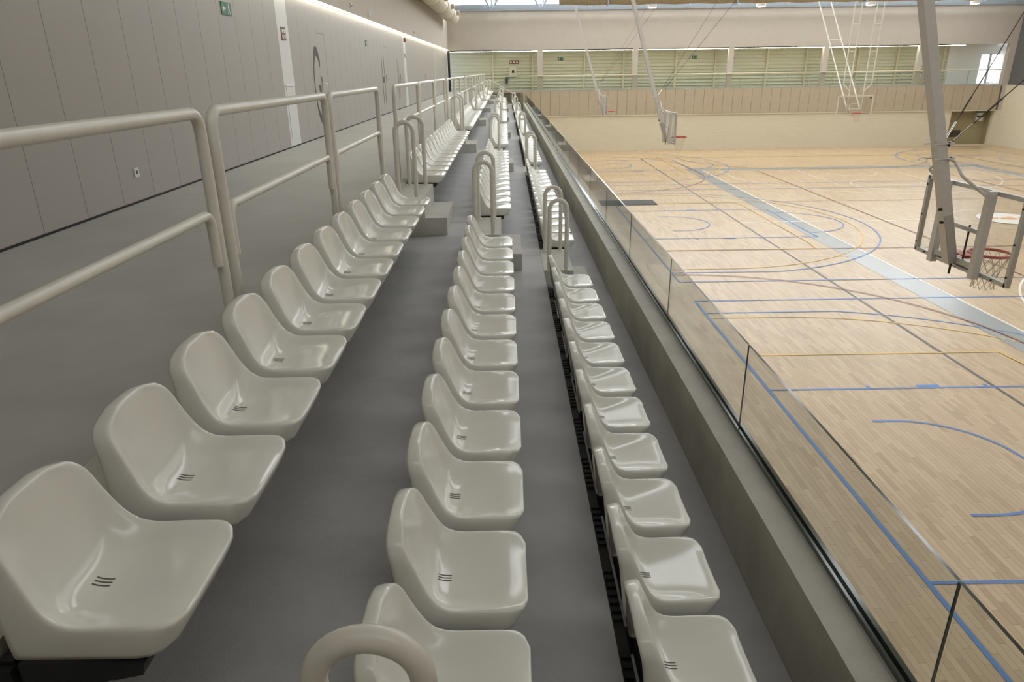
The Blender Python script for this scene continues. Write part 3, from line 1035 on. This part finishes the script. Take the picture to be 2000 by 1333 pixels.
MB().box(-.05, .05, .085, .11, .1, .3).obj('wall_bracket', M['black'], e)
tag(e, 'dark fire extinguisher on the gallery wall behind the glass', 'extinguisher')

# ------------------------------------------------------------------ basketball units
def hoop_parts(o, hx, hy, hz, dirv):
    # ring centre (hx,hy,hz); dirv points from ring to board
    R = .235
    ring = [(hx + R * math.cos(2 * math.pi * i / 28), hy + R * math.sin(2 * math.pi * i / 28), hz) for i in range(28)]
    MB().tube(ring, .019, 8, True).obj('ring', M['hoop'], o, True)
    dx, dy = dirv
    px, py = -dy, dx
    br = MB()
    for s in (-1, 1):
        br.bar((hx + dx * R * .8 + px * s * .13, hy + dy * R * .8 + py * s * .13, hz - .012), (hx + dx * (R + .16) + px * s * .09, hy + dy * (R + .16) + py * s * .09, hz - .03), .02, .035, (0, 0, 1))
    br.bar((hx + dx * R, hy + dy * R, hz - .005), (hx + dx * (R + .17), hy + dy * (R + .17), hz - .005), .22, .012, (px, py, 0))
    br.obj('ring_bracket', M['hoop'], o)
    net = MB()
    lev = [(0, .225), (.11, .19), (.21, .155), (.30, .13), (.38, .125), (.45, .13)]
    K = 12
    for l in range(len(lev) - 1):
        for i in range(K):
            for sgn in (-1, 1):
                a0 = 2 * math.pi * (i + .5 * (l % 2)) / K
                a1 = a0 + sgn * math.pi / K
                (d0, r0), (d1, r1) = lev[l], lev[l + 1]
                net.tube([(hx + r0 * math.cos(a0), hy + r0 * math.sin(a0), hz - d0), (hx + r1 * math.cos(a1), hy + r1 * math.sin(a1), hz - d1)], .004, 4)
    net.obj('net', M['net'], o)
def side_basket(yc, label):
    # ceiling-hung unit over a cross court: slanting mast, framed glass board, ring towards +X
    o = empty('basketball_unit', (0, yc, 0))
    XB = 5.70
    slope = -.307
    top = ROOF - .02
    pm = lambda z: (5.585 + slope * (z - 2.98), 0, z)
    MB().bar(pm(2.95), pm(top), .14, .115).obj('mast', M['galv'], o)
    MB().bar((pm(3.55)[0] + .0, 0, 3.55), (pm(2.96)[0] + .0, 0, 2.96), .165, .10).obj('mast_shoe', M['alu'], o)
    zb0, zb1 = 2.88, 3.90
    hw = .925
    fr = empty('board', (XB, 0, 0))
    fr.parent = o
    bf = MB()
    t = .05
    for s in (-1, 1):
        bf.box(-.025, .03, s * hw - t / 2, s * hw + t / 2, zb0, zb1)
    bf.box(-.025, .03, -hw, hw, zb0, zb0 + t).box(-.025, .03, -hw, hw, zb1 - t, zb1)
    bf.obj('board_frame', M['alu'], fr)
    MB().box(.012, .022, -hw + .02, hw - .02, zb0 + .03, zb1 - .03).obj('board_glass', M['board'], fr)
    bl = MB()
    for s in (-1, 1):
        for zz in (zb0 + .12, 3.38, zb1 - .12):
            bl.tube([(-.037, s * hw, zz), (-.022, s * hw, zz)], .012, 6)
        for q in (.3, .75):
            bl.tube([(-.037, s * hw * q, zb0 + .025), (-.022, s * hw * q, zb0 + .025)], .012, 6)
    bl.obj('bolts', M['black'], fr)
    for s in (-1, 1):
        MB().box(XB - .115, XB - .03, s * .432 - .045, s * .432 + .045, zb0 - .03, zb1).obj('upright', M['galv'], o)
    MB().box(XB - .085, XB - .045, -.40, .40, 3.375, 3.425).obj('cross_bar', M['alu'], o)
    MB().box(XB - .10, XB - .03, -.40, .40, 2.96, 3.03).obj('lower_bar', M['alu'], o)
    MB().box(XB - .075, XB - .03, -.40, .40, 2.89, 2.915).obj('lower_bar', M['alu'], o)
    MB().tube([(XB - .065, -.17, 2.98), (XB - .065, -.17, 3.45)], .012, 8).obj('threaded_rod', M['cable'], o, True)
    MB().tube([(XB - .1, -.02, 2.80), (XB - .1, -.02, 2.97)], .014, 8).obj('adjuster_bolt', M['black'], o, True)
    xm, _, zm = pm(4.22)
    for s in (-1, 1):
        MB().tube(fillet([(xm + .05, s * .09, 4.225), (xm + .11, s * .12, 4.21), (5.30, s * .34, 4.06), (XB - .07, s * .43, 3.80)], .06, 4), .019, 10).obj('stay_tube', M['galv'], o, True)
    for zz in (4.22, 4.39):
        xc = pm(zz)[0]
        cl = MB()
        for s in (-1, 1):
            cl.tube([(xc - .12, s * .085, zz), (xc + .13, s * .085, zz + .02)], .009, 6)
            cl.box(xc + .07, xc + .10, s * .085 - .02, s * .085 + .02, zz - .02, zz + .04)
        cl.box(xc + .07, xc + .085, -.1, .1, zz - .015, zz + .035)
        cl.obj('clamp', M['galv'], o)
    for zz in (3.46, 3.62):
        xc = pm(zz)[0]
        MB().tube([(xc - .1, -.04, zz), (xc - .06, -.04, zz)], .016, 6).obj('bolt', M['black'], o)
    for s in (-1, 1):
        a = Vector((pm(4.4)[0] + .09, s * .07, 4.40))
        b = Vector((9.85, s * 2.75, top))
        MB().tube([a, b], .006, 6).obj('stay_cable', M['cable'], o, True)
        d = (b - a).normalized()
        MB().tube([a + d * .05, a + d * .30], .011, 8).obj('turnbuckle', M['chrome'], o, True)
        MB().tube([a + d * .42, a + d * .66], .010, 6).obj('cable_clip', M['cable'], o, True)
    hoop_parts(o, XB + .385, 0, 3.05, (-1, 0))
    MB().box(3.0, 3.6, -.12, .12, ROOF - .06, ROOF - .002).obj('ceiling_hinge', M['galv'], o)
    return tag(o, label, 'basketball hoop', 'ceiling-hung side baskets')
side_basket(8.48, 'ceiling-hung basketball hoop with aluminium framed glass board, seen from behind, near the glass balustrade')
side_basket(25.15, 'ceiling-hung basketball hoop on slanting mast over the middle cross court')
side_basket(41.8, 'ceiling-hung basketball hoop on slanting mast closest to the far wall')

def end_basket():
    o = empty('basketball_unit', (18.2, 37.9, 0))
    Wm = mat('white_tube', (.72, .69, .60), .45, noise=.04)
    xi, xo = .375, .73
    top = ROOF - .02
    for s in (-1, 1):
        MB().tube([(s * xi, .06, 3.0), (s * xi, .06, top)], .03, 8).obj('mast_tube', Wm, o, True)
        MB().tube(fillet([(s * xi, .06, 4.1), (s * xo, .06, 4.42), (s * xo, .06, top)], .05, 4), .03, 8).obj('mast_tube', Wm, o, True)
        for zz in (4.62, 6.0, 7.25, 8.6):
            MB().tube([(s * xi, .06, zz), (s * xo, .06, zz)], .022, 6).obj('rung', Wm, o, True)
        MB().tube([(s * .34, .1, 3.2), (s * .34, 7.6, 10.9)], .032, 8).obj('brace_tube', Wm, o, True)
    for q in (.22, .45, .62, .78):
        MB().tube([(-.34, .1 + 7.5 * q, 3.2 + 7.7 * q), (.34, .1 + 7.5 * q, 3.2 + 7.7 * q)], .022, 6).obj('rung', Wm, o, True)
    MB().tube([(-.375, .06, 3.2), (.375, .06, 3.2)], .03, 8).obj('rung', Wm, o, True)
    bf = MB()
    for s in (-1, 1):
        bf.box(s * .9 - .03, s * .9 + .03, -.02, .02, 2.87, 3.88)
    bf.box(-.9, .9, -.02, .02, 2.87, 2.93).box(-.9, .9, -.02, .02, 3.82, 3.88)
    bf.obj('board_frame', Wm, o)
    MB().box(-.88, .88, -.008, .002, 2.9, 3.85).obj('board_glass', M['board'], o)
    tg = MB().box(-.3, -.25, -.014, -.009, 3.05, 3.5).box(.25, .3, -.014, -.009, 3.05, 3.5).box(-.3, .3, -.014, -.009, 3.45, 3.5).box(-.3, .3, -.014, -.009, 3.05, 3.1)
    tg.obj('target_square', Wm, o)
    MB().box(.72, .8, -.03, -.02, 3.72, 3.8).obj('corner_badge', M['black'], o)
    hoop_parts(o, 0, -.4, 3.02, (0, 1))
    return tag(o, 'white ceiling-hung basketball hoop with double lattice masts above the main court end', 'basketball hoop')
end_basket()

# ------------------------------------------------------------------ things under the roof
d = empty('air_duct', (-3.2, 0, 8.42))
seg_me = MB()
nn = 20
R = .40
prof = [(0, R - .012), (.04, R), (4.36, R), (4.40, R - .012)]
vv = []
for yy, rr in prof:
    vv += [(rr * math.cos(2 * math.pi * i / nn), yy, rr * math.sin(2 * math.pi * i / nn)) for i in range(nn)]
ff = []
for a in range(len(prof) - 1):
    for i in range(nn):
        j = (i + 1) % nn
        ff.append((a * nn + i, a * nn + j, (a + 1) * nn + j, (a + 1) * nn + i))
ff.append(tuple(range(nn)))
ff.append(tuple(range(3 * nn, 4 * nn))[::-1])
seg = seg_me.add(vv, ff).mesh('duct_segment', M['duct'], True)
ringm = MB().tube([((R + .005) * math.cos(2 * math.pi * i / nn), 0, (R + .005) * math.sin(2 * math.pi * i / nn)) for i in range(nn)], .018, 6, True).mesh('duct_joint', M['duct'], True)
noz = MB().tube([(R - .03, 0, .08), (R + .16, 0, .11)], .13, 14).mesh('nozzle', M['duct'], True)
yy = -1.2
while yy < 45.6:
    link('duct_segment', seg, d, (0, yy, 0))
    link('duct_joint', ringm, d, (0, yy, 0))
    link('nozzle', noz, d, (0, yy + 2.2, 0))
    yy += 4.405
hb = MB().box(-.02, .02, -.02, .02, R, ROOF - 8.42)
hm = hb.mesh('hanger', M['steel'])
for q in range(12):
    link('hanger', hm, d, (0, .2 + q * 4.2, 0))
tag(d, 'cream segmented air duct along the top of the panelled wall', 'duct')

cu = empty('divider_curtain', (0, 33.4, 8.22))
pts = [(2.4 + i * .5, 0, .02 * math.sin(i * 1.7)) for i in range(64)]
MB().tube(pts, .30, 14).obj('curtain_roll', M['curtain'], cu, True)
st = MB().box(-.03, .03, -.32, .32, -.33, -.30).box(-.03, .03, -.33, -.30, -.33, 2.76).box(-.03, .03, .30, .33, -.33, 2.76).mesh('strap', M['steel'])
for q in range(6):
    link('strap', st, cu, (4.5 + q * 5.6, 0, 0))
tag(cu, 'rolled-up brown divider curtain hanging under the roof', 'curtain')
for i, x0 in enumerate((8.75, 15.2, 21.7, 27.9)):
    l = empty('ceiling_downlight', (x0, 45.2, 8.66))
    MB().tube([(0, 0, .0), (0, 0, .16)], .27, 18).obj('housing', M['galv'], l, True)
    MB().prism([(.22 * math.cos(2 * math.pi * i2 / 18), .22 * math.sin(2 * math.pi * i2 / 18)) for i2 in range(18)], 'z', -.012, -.001).obj('lamp_disc', M['down'], l)
    MB().tube([(0, 0, .16), (0, 0, ROOF - 8.66)], .012, 6).obj('drop_rod', M['galv'], l)
    tag(l, 'round white downlight, %s from the panelled walkway wall' % ORD[i], 'lamp', 'downlights over the far court')

# dark mat on the court below the terrace
mm = empty('floor_mat', (3.93, 28.85, .006))
MB().box(0, 2.34, 0, 1.17, 0, .012).obj('mat_body', M['mat_grey'], mm)
MB().box(.02, 2.32, .02, .04, .012, .014).box(.02, 2.32, 1.13, 1.15, .012, .014).obj('edge_binding', M['black'], mm)
tag(mm, 'dark grey rectangular mat lying on the wooden court', 'mat')
